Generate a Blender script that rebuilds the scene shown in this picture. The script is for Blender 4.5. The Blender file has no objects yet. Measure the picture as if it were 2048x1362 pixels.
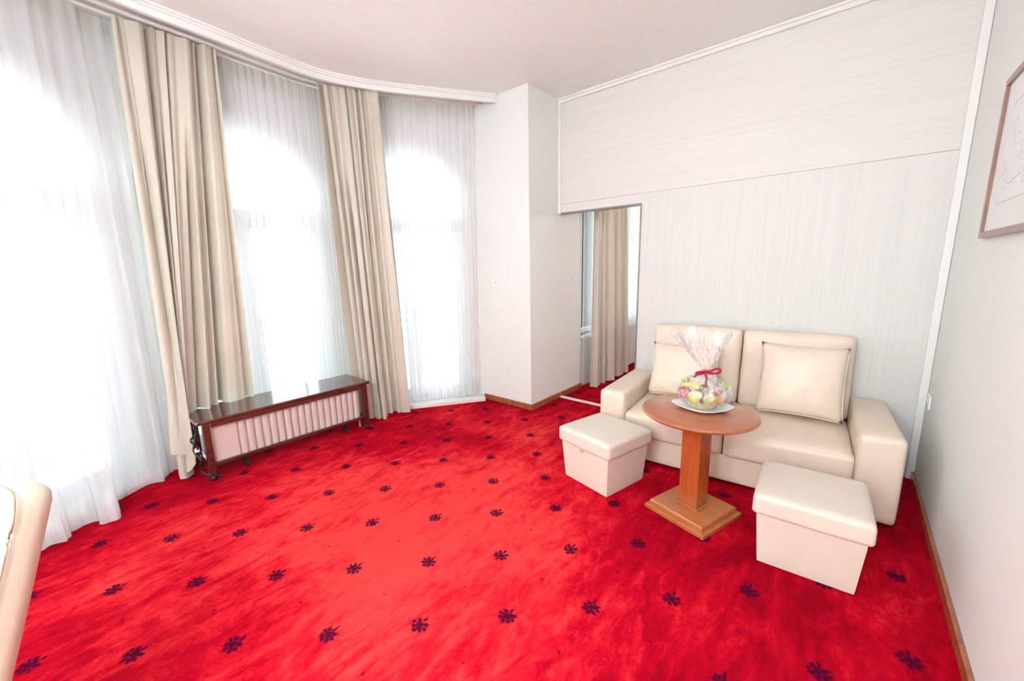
import bpy, bmesh, math, random
from mathutils import Vector, Matrix, noise
C = bpy.context.scene.collection
S = bpy.context.scene
PI = math.pi
rnd = random.Random(7)

# ---------------------------------------------------------------- camera, world, exposure
cam_d = bpy.data.cameras.new('camera')
cam_d.sensor_width = 36.0
cam_d.lens = 796.92 / 2048 * 36.0
cam_d.clip_start = 0.05
cam = bpy.data.objects.new('camera', cam_d)
C.objects.link(cam)
RT = Vector((0.76482855, 0.64394551, -0.01927359))
DN = Vector((0.10064954, -0.14898642, -0.98370357))
FW = Vector((-0.636323, 0.7504247, -0.17876189))
m = Matrix((( RT.x, -DN.x, -FW.x, 0), (RT.y, -DN.y, -FW.y, 0), (RT.z, -DN.z, -FW.z, 1.5), (0, 0, 0, 1)))
cam.matrix_world = m
S.camera = cam

W = bpy.data.worlds.new('world'); S.world = W; W.use_nodes = True
bgn = W.node_tree.nodes['Background']
bgn.inputs[0].default_value = (0.85, 0.985, 1.03, 1)
bgn.inputs[1].default_value = 3.4
S.view_settings.view_transform = 'Standard'
S.view_settings.look = 'None'
S.view_settings.gamma = 1.0
S.view_settings.use_curve_mapping = False
S.view_settings.exposure = 0.95
FILL_GLOW = 80.0  # strength of the added fill lamps

# ---------------------------------------------------------------- materials
def new_mat(name):
    mt = bpy.data.materials.new(name); mt.use_nodes = True
    nt = mt.node_tree
    return mt, nt, nt.nodes['Principled BSDF'], nt.nodes['Material Output']

def N(nt, kind, **kw):
    n = nt.nodes.new(kind)
    for k, v in kw.items():
        setattr(n, k, v)
    return n

def simple(name, col, rough=0.6, bump=0.0, bscale=40.0, var=0.0, vscale=6.0, metal=0.0, coat=0.0, sheen=0.0, stretch=(1, 1, 1), spec=0.5):
    mt, nt, p, out = new_mat(name)
    p.inputs['Roughness'].default_value = rough
    p.inputs['Metallic'].default_value = metal
    p.inputs['Coat Weight'].default_value = coat
    p.inputs['Sheen Weight'].default_value = sheen
    p.inputs['Specular IOR Level'].default_value = spec
    tc = N(nt, 'ShaderNodeTexCoord')
    mp = N(nt, 'ShaderNodeMapping'); mp.inputs['Scale'].default_value = stretch
    nt.links.new(tc.outputs['Object'], mp.inputs['Vector'])
    nz = N(nt, 'ShaderNodeTexNoise'); nz.inputs['Scale'].default_value = vscale; nz.inputs['Detail'].default_value = 4
    nt.links.new(mp.outputs[0], nz.inputs['Vector'])
    rp = N(nt, 'ShaderNodeValToRGB')
    rp.color_ramp.elements[0].position = 0.3; rp.color_ramp.elements[1].position = 0.7
    rp.color_ramp.elements[0].color = tuple(c * (1 - var) for c in col) + (1,)
    rp.color_ramp.elements[1].color = tuple(min(1, c * (1 + var)) for c in col) + (1,)
    nt.links.new(nz.outputs['Fac'], rp.inputs[0])
    nt.links.new(rp.outputs[0], p.inputs['Base Color'])
    if bump:
        n2 = N(nt, 'ShaderNodeTexNoise'); n2.inputs['Scale'].default_value = bscale; n2.inputs['Detail'].default_value = 5
        nt.links.new(mp.outputs[0], n2.inputs['Vector'])
        b = N(nt, 'ShaderNodeBump'); b.inputs['Strength'].default_value = bump; b.inputs['Distance'].default_value = 0.01
        nt.links.new(n2.outputs['Fac'], b.inputs['Height']); nt.links.new(b.outputs[0], p.inputs['Normal'])
    return mt

def wood(name, dark, light, rough=0.25, scale=(1, 1, 12), coat=0.4):
    mt, nt, p, out = new_mat(name)
    p.inputs['Roughness'].default_value = rough; p.inputs['Coat Weight'].default_value = coat; p.inputs['Coat Roughness'].default_value = 0.12
    tc = N(nt, 'ShaderNodeTexCoord'); mp = N(nt, 'ShaderNodeMapping'); mp.inputs['Scale'].default_value = scale
    nt.links.new(tc.outputs['Object'], mp.inputs['Vector'])
    nz = N(nt, 'ShaderNodeTexNoise'); nz.inputs['Scale'].default_value = 3.2; nz.inputs['Detail'].default_value = 8; nz.inputs['Distortion'].default_value = 1.2
    nt.links.new(mp.outputs[0], nz.inputs['Vector'])
    rp = N(nt, 'ShaderNodeValToRGB')
    rp.color_ramp.elements[0].position = 0.32; rp.color_ramp.elements[1].position = 0.68
    rp.color_ramp.elements[0].color = dark + (1,); rp.color_ramp.elements[1].color = light + (1,)
    nt.links.new(nz.outputs['Fac'], rp.inputs[0]); nt.links.new(rp.outputs[0], p.inputs['Base Color'])
    b = N(nt, 'ShaderNodeBump'); b.inputs['Strength'].default_value = 0.08; b.inputs['Distance'].default_value = 0.002
    nt.links.new(nz.outputs['Fac'], b.inputs['Height']); nt.links.new(b.outputs[0], p.inputs['Normal'])
    return mt

def striped_paper(name, col, axis):
    """wallpaper with fine irregular ribs; axis = world axis across the ribs"""
    mt, nt, p, out = new_mat(name)
    p.inputs['Roughness'].default_value = 0.55
    g = N(nt, 'ShaderNodeNewGeometry')
    mp = N(nt, 'ShaderNodeMapping')
    mp.inputs['Scale'].default_value = (75, 75, 0.9) if axis == 'x' else (0.9, 0.9, 75)
    nt.links.new(g.outputs['Position'], mp.inputs['Vector'])
    nz = N(nt, 'ShaderNodeTexNoise'); nz.inputs['Scale'].default_value = 1.0; nz.inputs['Detail'].default_value = 3
    nt.links.new(mp.outputs[0], nz.inputs['Vector'])
    rp = N(nt, 'ShaderNodeValToRGB')
    rp.color_ramp.elements[0].position = 0.38; rp.color_ramp.elements[1].position = 0.62
    rp.color_ramp.elements[0].color = tuple(c * 0.975 for c in col) + (1,); rp.color_ramp.elements[1].color = tuple(min(1, c * 1.02) for c in col) + (1,)
    nt.links.new(nz.outputs['Fac'], rp.inputs[0]); nt.links.new(rp.outputs[0], p.inputs['Base Color'])
    b = N(nt, 'ShaderNodeBump'); b.inputs['Strength'].default_value = 0.12; b.inputs['Distance'].default_value = 0.003
    nt.links.new(nz.outputs['Fac'], b.inputs['Height']); nt.links.new(b.outputs[0], p.inputs['Normal'])
    return mt

def carpet_mat():
    mt, nt, p, out = new_mat('red carpet')
    p.inputs['Roughness'].default_value = 0.95; p.inputs['Specular IOR Level'].default_value = 0.03
    p.inputs['Sheen Weight'].default_value = 0.0
    p.inputs['Sheen Tint'].default_value = (1, 0.35, 0.3, 1)
    L = nt.links.new
    def math_(op, a, b=None, clamp=False):
        n = N(nt, 'ShaderNodeMath', operation=op); n.use_clamp = clamp
        for i, v in enumerate((a, b)):
            if v is None: continue
            if isinstance(v, (int, float)): n.inputs[i].default_value = v
            else: L(v, n.inputs[i])
        return n.outputs[0]
    g = N(nt, 'ShaderNodeNewGeometry')
    # woven sprig lattice
    mp = N(nt, 'ShaderNodeMapping', vector_type='TEXTURE')
    mp.inputs['Location'].default_value = (-2.0567, 0.0357, 0)
    mp.inputs['Rotation'].default_value = (0, 0, math.radians(45.82))
    mp.inputs['Scale'].default_value = (0.37714, 0.37762, 1)
    L(g.outputs['Position'], mp.inputs['Vector'])
    wob = N(nt, 'ShaderNodeTexNoise'); wob.inputs['Scale'].default_value = 70; L(g.outputs['Position'], wob.inputs['Vector'])
    sx = N(nt, 'ShaderNodeSeparateXYZ'); L(mp.outputs[0], sx.inputs[0])
    fx = math_('SUBTRACT', math_('FRACT', math_('ADD', sx.outputs[0], 0.5)), 0.5)
    fy = math_('SUBTRACT', math_('FRACT', math_('ADD', sx.outputs[1], 0.5)), 0.5)
    # shapes in cell units (rotated frame: u along image-right rows)
    blobs = [(0.0, 0.0, .064, .056, 0), (0.050, 0.046, .042, .030, .7), (-0.048, 0.044, .040, .030, -.8), (0.052, -0.040, .038, .028, -.6), (-0.050, -0.040, .042, .028, .7),
             (0.0, 0.078, .028, .034, 0), (0.006, -0.085, .016, .048, 0.1), (0.080, 0.004, .030, .022, 0), (-0.080, 0.006, .028, .022, 0)]
    acc = None
    a45 = math.radians(-45.82)
    for (bx, by, ra, rb, th) in blobs:
        bx, by = -bx, -by
        # rotate blob layout back into world alignment
        X = bx * math.cos(a45) - by * math.sin(a45); Y = bx * math.sin(a45) + by * math.cos(a45); t = th + a45
        dx = math_('SUBTRACT', fx, X); dy = math_('SUBTRACT', fy, Y)
        u = math_('ADD', math_('MULTIPLY', dx, math.cos(t) / ra), math_('MULTIPLY', dy, math.sin(t) / ra))
        v = math_('ADD', math_('MULTIPLY', dx, -math.sin(t) / rb), math_('MULTIPLY', dy, math.cos(t) / rb))
        d = math_('SQRT', math_('ADD', math_('MULTIPLY', u, u), math_('MULTIPLY', v, v)))
        acc = d if acc is None else math_('MINIMUM', acc, d)
    acc = math_('ADD', acc, math_('MULTIPLY', math_('SUBTRACT', wob.outputs['Fac'], 0.5), 2.2))
    sp = N(nt, 'ShaderNodeMapRange'); sp.inputs['From Min'].default_value = 0.6; sp.inputs['From Max'].default_value = 1.4
    sp.inputs['To Min'].default_value = 1; sp.inputs['To Max'].default_value = 0; L(acc, sp.inputs['Value'])
    # tiny dots at the cell centres
    gx = math_('SUBTRACT', math_('FRACT', sx.outputs[0]), 0.5); gy = math_('SUBTRACT', math_('FRACT', sx.outputs[1]), 0.5)
    dd = math_('SQRT', math_('ADD', math_('MULTIPLY', gx, gx), math_('MULTIPLY', gy, gy)))
    dt = N(nt, 'ShaderNodeMapRange'); dt.inputs['From Min'].default_value = 0.012; dt.inputs['From Max'].default_value = 0.03
    dt.inputs['To Min'].default_value = 0.6; dt.inputs['To Max'].default_value = 0; L(dd, dt.inputs['Value'])
    # brushed pile: large worn patches
    def nz(scale, detail, dist=0.0, sc=(1, 1, 1), rot=0.0, rough=0.55):
        mm = N(nt, 'ShaderNodeMapping'); mm.inputs['Scale'].default_value = sc; mm.inputs['Rotation'].default_value = (0, 0, rot)
        L(g.outputs['Position'], mm.inputs['Vector'])
        n = N(nt, 'ShaderNodeTexNoise'); n.inputs['Scale'].default_value = scale; n.inputs['Detail'].default_value = detail
        n.inputs['Distortion'].default_value = dist; n.inputs['Roughness'].default_value = rough
        L(mm.outputs[0], n.inputs['Vector']); return n.outputs['Fac']
    big = nz(0.85, 6, 0.6, (1, 1, 1), 0.3, 0.6)
    mid = nz(4.0, 5, 1.4, (1.6, 0.6, 1), 0.9, 0.65)
    fine = nz(120, 3, 0.0)
    mott = nz(13, 6, 1.0, (1.3, 0.7, 1), 0.9, 0.75)
    # broad oval: carpet paler towards its middle, deeper outside it
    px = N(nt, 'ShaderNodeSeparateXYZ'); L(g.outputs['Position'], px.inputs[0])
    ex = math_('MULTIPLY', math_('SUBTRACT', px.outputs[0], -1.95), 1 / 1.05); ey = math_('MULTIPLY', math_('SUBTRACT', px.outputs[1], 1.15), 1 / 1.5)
    pale_oval = math_('SUBTRACT', 1.0, math_('SQRT', math_('ADD', math_('MULTIPLY', ex, ex), math_('MULTIPLY', ey, ey))))
    pale_oval = math_('MAXIMUM', pale_oval, -0.7)
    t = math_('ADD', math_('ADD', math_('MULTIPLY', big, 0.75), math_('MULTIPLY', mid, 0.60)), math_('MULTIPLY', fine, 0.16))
    t = math_('ADD', t, math_('MULTIPLY', pale_oval, 0.17))
    t = math_('ADD', t, math_('MULTIPLY', math_('SUBTRACT', mott, 0.5), 0.44))
    rp = N(nt, 'ShaderNodeValToRGB')
    e = rp.color_ramp.elements
    e[0].position = 0.54; e[0].color = (0.27, 0.0008, 0.009, 1)
    e[1].position = 0.93; e[1].color = (0.75, 0.044, 0.044, 1)
    k = e.new(0.69); k.color = (0.45, 0.0016, 0.014, 1)
    k = e.new(0.80); k.color = (0.62, 0.012, 0.023, 1)
    L(t, rp.inputs[0])
    mx = N(nt, 'ShaderNodeMixRGB'); L(rp.outputs[0], mx.inputs[1]); mx.inputs[2].default_value = (0.045, 0.002, 0.022, 1)
    f = math_('MULTIPLY', math_('MAXIMUM', sp.outputs[0], dt.outputs[0]), 0.93)
    L(f, mx.inputs[0]); L(mx.outputs[0], p.inputs['Base Color'])
    b = N(nt, 'ShaderNodeBump'); b.inputs['Strength'].default_value = 0.35; b.inputs['Distance'].default_value = 0.006
    L(math_('ADD', fine, math_('MULTIPLY', mid, 0.8)), b.inputs['Height']); L(b.outputs[0], p.inputs['Normal'])
    return mt

def sheer_mat(name, opacity, col=(0.93, 0.94, 0.95)):
    mt = bpy.data.materials.new(name); mt.use_nodes = True; nt = mt.node_tree
    nt.nodes.remove(nt.nodes['Principled BSDF']); out = nt.nodes['Material Output']; L = nt.links.new
    tr = N(nt, 'ShaderNodeBsdfTransparent'); tr.inputs[0].default_value = (0.98, 0.98, 0.98, 1)
    df = N(nt, 'ShaderNodeBsdfDiffuse'); df.inputs[0].default_value = col + (1,)
    tl = N(nt, 'ShaderNodeBsdfTranslucent'); tl.inputs[0].default_value = col + (1,)
    m1 = N(nt, 'ShaderNodeMixShader'); m1.inputs[0].default_value = 0.5
    L(df.outputs[0], m1.inputs[1]); L(tl.outputs[0], m1.inputs[2])
    m2 = N(nt, 'ShaderNodeMixShader')
    # vertical threads make the cloth slightly uneven
    tc = N(nt, 'ShaderNodeTexCoord'); mp = N(nt, 'ShaderNodeMapping'); mp.inputs['Scale'].default_value = (60, 60, 0.6)
    L(tc.outputs['Object'], mp.inputs['Vector'])
    nz = N(nt, 'ShaderNodeTexNoise'); nz.inputs['Scale'].default_value = 1; L(mp.outputs[0], nz.inputs['Vector'])
    mr = N(nt, 'ShaderNodeMapRange'); mr.inputs['To Min'].default_value = opacity - 0.03; mr.inputs['To Max'].default_value = opacity + 0.03
    mr.inputs['From Min'].default_value = 0.3; mr.inputs['From Max'].default_value = 0.7
    L(nz.outputs['Fac'], mr.inputs['Value']); L(mr.outputs[0], m2.inputs[0])
    L(tr.outputs[0], m2.inputs[1]); L(m1.outputs[0], m2.inputs[2]); L(m2.outputs[0], out.inputs[0])
    return mt

def glass_mat():
    mt = bpy.data.materials.new('window glass'); mt.use_nodes = True; nt = mt.node_tree
    nt.nodes.remove(nt.nodes['Principled BSDF']); out = nt.nodes['Material Output']
    tr = N(nt, 'ShaderNodeBsdfTransparent'); tr.inputs[0].default_value = (0.95, 0.97, 0.96, 1)
    gl = N(nt, 'ShaderNodeBsdfGlossy'); gl.inputs['Roughness'].default_value = 0.02
    fr = N(nt, 'ShaderNodeFresnel'); fr.inputs[0].default_value = 1.45
    mx = N(nt, 'ShaderNodeMixShader')
    nt.links.new(fr.outputs[0], mx.inputs[0]); nt.links.new(tr.outputs[0], mx.inputs[1]); nt.links.new(gl.outputs[0], mx.inputs[2])
    nt.links.new(mx.outputs[0], out.inputs[0]); return mt

def film_mat():
    mt = bpy.data.materials.new('clear film'); mt.use_nodes = True; nt = mt.node_tree
    nt.nodes.remove(nt.nodes['Principled BSDF']); out = nt.nodes['Material Output']; L = nt.links.new
    tc = N(nt, 'ShaderNodeTexCoord')
    nz = N(nt, 'ShaderNodeTexNoise'); nz.inputs['Scale'].default_value = 16; nz.inputs['Detail'].default_value = 4; nz.inputs['Distortion'].default_value = 2.0
    mp = N(nt, 'ShaderNodeMapping'); mp.inputs['Scale'].default_value = (1.6, 1.6, 0.7)
    L(tc.outputs['Object'], mp.inputs['Vector']); L(mp.outputs[0], nz.inputs['Vector'])
    b = N(nt, 'ShaderNodeBump'); b.inputs['Strength'].default_value = 0.9; b.inputs['Distance'].default_value = 0.01; L(nz.outputs['Fac'], b.inputs['Height'])
    tr = N(nt, 'ShaderNodeBsdfTransparent'); tr.inputs[0].default_value = (0.97, 0.97, 0.97, 1)
    gl = N(nt, 'ShaderNodeBsdfGlossy'); gl.inputs['Roughness'].default_value = 0.12; L(b.outputs[0], gl.inputs['Normal'])
    df = N(nt, 'ShaderNodeBsdfDiffuse'); df.inputs[0].default_value = (0.95, 0.95, 0.95, 1)
    ms = N(nt, 'ShaderNodeMixShader'); ms.inputs[0].default_value = 0.45; L(gl.outputs[0], ms.inputs[1]); L(df.outputs[0], ms.inputs[2])
    rp = N(nt, 'ShaderNodeMapRange'); rp.inputs['From Min'].default_value = 0.42; rp.inputs['From Max'].default_value = 0.7
    rp.inputs['To Min'].default_value = 0.10; rp.inputs['To Max'].default_value = 0.75; L(nz.outputs['Fac'], rp.inputs['Value'])
    mx = N(nt, 'ShaderNodeMixShader'); L(rp.outputs[0], mx.inputs[0]); L(tr.outputs[0], mx.inputs[1]); L(ms.outputs[0], mx.inputs[2])
    L(mx.outputs[0], out.inputs[0]); return mt

M = {}
M['carpet'] = carpet_mat()
M['wall'] = simple('painted wall', (0.84, 0.845, 0.825), 0.7, 0.05, 90, 0.012, 1.5)
M['ceiling'] = simple('ceiling paint', (0.89, 0.91, 0.895), 0.8, 0.02, 60, 0.01, 1.0)
M['paper_h'] = striped_paper('wallpaper with horizontal ribs', (0.78, 0.745, 0.725), 'z')
M['paper_v'] = striped_paper('wallpaper with vertical ribs', (0.75, 0.73, 0.71), 'x')
M['trim'] = simple('white gloss trim', (0.88, 0.87, 0.85), 0.35, 0, 1, 0.01)
M['edge'] = simple('grey metal edge profile', (0.30, 0.29, 0.28), 0.4, 0, 1, 0.05, metal=0.6)
M['base'] = wood('red brown skirting wood', (0.26, 0.075, 0.028), (0.42, 0.15, 0.06), 0.3, (6, 6, 1))
M['sill'] = simple('painted white plinth', (0.86, 0.80, 0.78), 0.4, 0, 1, 0.02)
M['frame'] = simple('white window paint', (0.85, 0.86, 0.87), 0.35, 0, 1, 0.01)
M['glass'] = glass_mat()
M['sheer'] = sheer_mat('white voile', 0.50)
M['hem'] = sheer_mat('doubled white voile hem', 0.62)
M['tape'] = sheer_mat('gathered curtain tape', 0.72, (0.80, 0.76, 0.70))
M['curtain'] = simple('beige satin curtain', (0.63, 0.565, 0.475), 0.38, 0.10, 300, 0.05, 3.0, sheen=0.25)
_nt = M['curtain'].node_tree; _tl = N(_nt, 'ShaderNodeBsdfTranslucent'); _tl.inputs[0].default_value = (0.74, 0.62, 0.47, 1)
_mx = N(_nt, 'ShaderNodeMixShader'); _mx.inputs[0].default_value = 0.07
_nt.links.new(_nt.nodes['Principled BSDF'].outputs[0], _mx.inputs[1]); _nt.links.new(_tl.outputs[0], _mx.inputs[2]); _nt.links.new(_mx.outputs[0], _nt.nodes['Material Output'].inputs[0])
M['leather'] = simple('cream leather', (0.80, 0.645, 0.525), 0.38, 0.10, 160, 0.02, 4.0)
M['leather2'] = simple('pale cream vinyl', (0.745, 0.63, 0.54), 0.36, 0.06, 160, 0.02, 4.0)
M['chairleather'] = simple('ivory leather', (0.62, 0.53, 0.42), 0.35, 0.06, 180, 0.015, 4.0)
M['seam'] = simple('dark seam thread', (0.50, 0.40, 0.29), 0.7)
M['shadow'] = simple('black under-sofa shade', (0.02, 0.018, 0.016), 0.9)
M['top'] = wood('reddish table top wood', (0.38, 0.110, 0.048), (0.44, 0.135, 0.060), 0.22, (1.2, 9, 1))
M['col'] = wood('orange brown table wood', (0.34, 0.066, 0.016), (0.44, 0.098, 0.025), 0.2, (7, 7, 1))
M['plinth'] = wood('honey brown table foot wood', (0.41, 0.115, 0.032), (0.51, 0.165, 0.052), 0.3, (1.5, 8, 4))
M['bench'] = wood('dark mahogany', (0.060, 0.012, 0.009), (0.11, 0.024, 0.016), 0.14, (8, 1, 4), 0.8)
M['dark'] = simple('black rubber', (0.015, 0.015, 0.015), 0.5)
M['radiator'] = simple('bounce-tinted white enamel', (0.64, 0.50, 0.47), 0.3, 0, 1, 0.01)  # white enamel; pink tint stands in for light bounced off the carpet
M['china'] = simple('white china', (0.88, 0.88, 0.88), 0.12)
M['ribbon'] = simple('crimson satin ribbon', (0.62, 0.015, 0.07), 0.3, sheen=0.4)
M['film'] = film_mat()
M['pframe'] = wood('brown picture frame wood', (0.18, 0.075, 0.05), (0.30, 0.14, 0.095), 0.35, (4, 4, 1))
M['mat'] = simple('off white picture paper', (0.84, 0.84, 0.83), 0.5, 0, 1, 0.01)
M['ink'] = simple('faint grey pencil', (0.60, 0.58, 0.57), 0.8)
M['rail'] = simple('pale grey balcony iron', (0.42, 0.42, 0.43), 0.5)
M['balcony'] = simple('pale balcony tile', (0.6, 0.58, 0.55), 0.8, 0, 1, 0.04)
M['apple'] = simple('red apple skin', (0.55, 0.05, 0.08), 0.25, 0, 1, 0.5, 9)
M['yapple'] = simple('yellow apple skin', (0.80, 0.60, 0.12), 0.25, 0, 1, 0.15, 9)
M['pear'] = simple('yellow green pear skin', (0.62, 0.62, 0.14), 0.35, 0, 1, 0.15, 14)
M['orange'] = simple('orange peel', (0.80, 0.33, 0.05), 0.4, 0.3, 220, 0.05)
M['kiwi'] = simple('green brown kiwi skin', (0.22, 0.22, 0.05), 0.8, 0.3, 220, 0.2, 20)
M['banana'] = simple('banana skin', (0.84, 0.66, 0.17), 0.45, 0, 1, 0.12, 12)
M['stem'] = simple('brown fruit stem', (0.10, 0.06, 0.03), 0.8)
M['leaf'] = simple('pale green leaf', (0.52, 0.62, 0.22), 0.5, 0, 1, 0.15, 20)
M['petal'] = simple('pink white petal', (0.86, 0.60, 0.60), 0.5, 0, 1, 0.1, 20)
M['wicker'] = simple('pale wicker', (0.66, 0.50, 0.28), 0.6, 0.4, 90, 0.2, 40)
M['lamp'] = simple('lamp metal', (0.5, 0.42, 0.25), 0.3, metal=0.8)

# ---------------------------------------------------------------- helpers
def obj(name, bm, mat, parent=None, smooth=False, auto=None):
    me = bpy.data.meshes.new(name)
    bmesh.ops.recalc_face_normals(bm, faces=bm.faces[:])
    bm.to_mesh(me); bm.free()
    if smooth:
        for p in me.polygons: p.use_smooth = True
    if auto is not None:
        me.set_sharp_from_angle(angle=math.radians(auto))
    me.materials.append(mat)
    o = bpy.data.objects.new(name, me); C.objects.link(o)
    if parent is not None: o.parent = parent
    return o

def tag(o, label, cat, group=None):
    o['label'] = label; o['category'] = cat
    if group: o['group'] = group
    return o

def thing(name, label, cat, loc=(0, 0, 0), rz=0.0, group=None):
    o = bpy.data.objects.new(name, None); C.objects.link(o)
    o.location = loc; o.rotation_euler = (0, 0, rz); o.empty_display_size = 0.1
    return tag(o, label, cat, group)

def struct(o, label=None):
    o['kind'] = 'structure'
    if label: o['label'] = label
    return o

def box_bm(lo, hi, bevel=0.0, seg=2, bm=None):
    own = bm is None
    if own: bm = bmesh.new()
    r = bmesh.ops.create_cube(bm, size=1.0)
    c = [(a + b) / 2 for a, b in zip(lo, hi)]; s = [abs(b - a) for a, b in zip(lo, hi)]
    for v in r['verts']:
        v.co = Vector((v.co.x * s[0] + c[0], v.co.y * s[1] + c[1], v.co.z * s[2] + c[2]))
    if bevel:
        es = list({e for v in r['verts'] for e in v.link_edges})
        bmesh.ops.bevel(bm, geom=es, offset=bevel, segments=seg, affect='EDGES', profile=0.5)
    return bm

def oriented_box(p0, p1, width, z0, z1, side=0.0, bevel=0.0, bm=None):
    """box along the ground line p0-p1, width across (side: 0 centred, +1 left of direction, -1 right)"""
    if bm is None: bm = bmesh.new()
    d = Vector((p1[0] - p0[0], p1[1] - p0[1], 0)); L = d.length; d.normalize(); n = Vector((-d.y, d.x, 0))
    a = -width / 2 + side * width / 2; b = width / 2 + side * width / 2
    t = bmesh.new(); box_bm((0, a, z0), (L, b, z1), bevel, 2, t)
    mtx = Matrix(((d.x, n.x, 0, p0[0]), (d.y, n.y, 0, p0[1]), (0, 0, 1, 0), (0, 0, 0, 1)))
    t.transform(mtx); me = bpy.data.meshes.new('t'); t.to_mesh(me); t.free(); bm.from_mesh(me); bpy.data.meshes.remove(me)
    return bm

def softbox(w, d, h, r, puff=(0, 0, 0), n=14, taper=1.0, wrinkle=0.0, seed=0, bottom_flat=True):
    """rounded box centred in x,y with base z=0; puff = extra bulge on x,y,z faces; taper = scale of base"""
    bm = bmesh.new(); hw, hd, hh = w / 2, d / 2, h / 2
    bmesh.ops.create_cube(bm, size=2.0)
    bmesh.ops.subdivide_edges(bm, edges=bm.edges[:], cuts=n, use_grid_fill=True)
    for v in bm.verts:
        # spread samples towards the rounded edges
        q = [math.copysign(1 - (1 - abs(c)) ** 1.35, c) for c in v.co]
        p = Vector((q[0] * hw, q[1] * hd, q[2] * hh))
        inner = Vector((max(-hw + r, min(hw - r, p.x)), max(-hd + r, min(hd - r, p.y)), max(-hh + r, min(hh - r, p.z))))
        dlt = p - inner
        if dlt.length > 1e-7: p = inner + dlt.normalized() * r
        fx = (1 - q[0] ** 2); fy = (1 - q[1] ** 2); fz = (1 - q[2] ** 2)
        p.x += math.copysign(puff[0] * fy * fz, q[0]) if abs(q[0]) > .98 else 0
        p.y += math.copysign(puff[1] * fx * fz, q[1]) if abs(q[1]) > .98 else 0
        if q[2] > .5: p.z += puff[2] * (fx * fy) ** 0.6
        elif not bottom_flat and q[2] < -.5: p.z -= puff[2] * (fx * fy) ** 0.6
        if wrinkle:
            p += Vector((1, 1, 1)) * 0 + wrinkle * noise.noise_vector(p * 9 + Vector((seed, 0, 0)))
        k = taper + (1 - taper) * (p.z + hh) / h
        p.x *= k; p.y *= k; p.z += hh
        v.co = p
    return bm

def lathe(pts, seg=32, bm=None, c=(0, 0, 0)):
    if bm is None: bm = bmesh.new()
    rings = []
    for (r, z) in pts:
        if r < 1e-6: rings.append([bm.verts.new((c[0], c[1], c[2] + z))])
        else: rings.append([bm.verts.new((c[0] + r * math.cos(2 * PI * i / seg), c[1] + r * math.sin(2 * PI * i / seg), c[2] + z)) for i in range(seg)])
    for A, B in zip(rings, rings[1:]):
        if len(A) == 1 and len(B) == 1: continue
        for i in range(seg):
            j = (i + 1) % seg
            if len(A) == 1: bm.faces.new((A[0], B[j], B[i]))
            elif len(B) == 1: bm.faces.new((A[i], A[j], B[0]))
            else: bm.faces.new((A[i], A[j], B[j], B[i]))
    return bm

def tube(points, r, seg=8, bm=None, closed=False):
    if bm is None: bm = bmesh.new()
    P = [Vector(p) for p in points]; rings = []
    for i, p in enumerate(P):
        t = (P[min(i + 1, len(P) - 1)] - P[max(i - 1, 0)]).normalized()
        a = t.cross(Vector((0, 0, 1)))
        if a.length < 1e-3: a = t.cross(Vector((1, 0, 0)))
        a.normalize(); b = t.cross(a)
        rr = r[i] if isinstance(r, (list, tuple)) else r
        rings.append([bm.verts.new(p + (a * math.cos(2 * PI * k / seg) + b * math.sin(2 * PI * k / seg)) * rr) for k in range(seg)])
    for A, B in zip(rings, rings[1:]):
        for k in range(seg):
            bm.faces.new((A[k], A[(k + 1) % seg], B[(k + 1) % seg], B[k]))
    bm.faces.new(rings[0]); bm.faces.new(rings[-1][::-1])
    return bm

def smooth_path(pts, n):
    """Catmull-Rom resample with uniform parameter"""
    P = [Vector(p) for p in pts]; out = []
    seg = [(P[i + 1] - P[i]).length for i in range(len(P) - 1)]; tot = sum(seg)
    for k in range(n):
        s = tot * k / (n - 1); i = 0
        while i < len(seg) - 1 and s > seg[i]: s -= seg[i]; i += 1
        t = min(1.0, s / max(seg[i], 1e-9))
        p0 = P[max(i - 1, 0)]; p1 = P[i]; p2 = P[i + 1]; p3 = P[min(i + 2, len(P) - 1)]
        out.append(0.5 * ((2 * p1) + (p2 - p0) * t + (2 * p0 - 5 * p1 + 4 * p2 - p3) * t * t + (3 * p1 - p0 - 3 * p2 + p3) * t ** 3))
    return out

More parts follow.
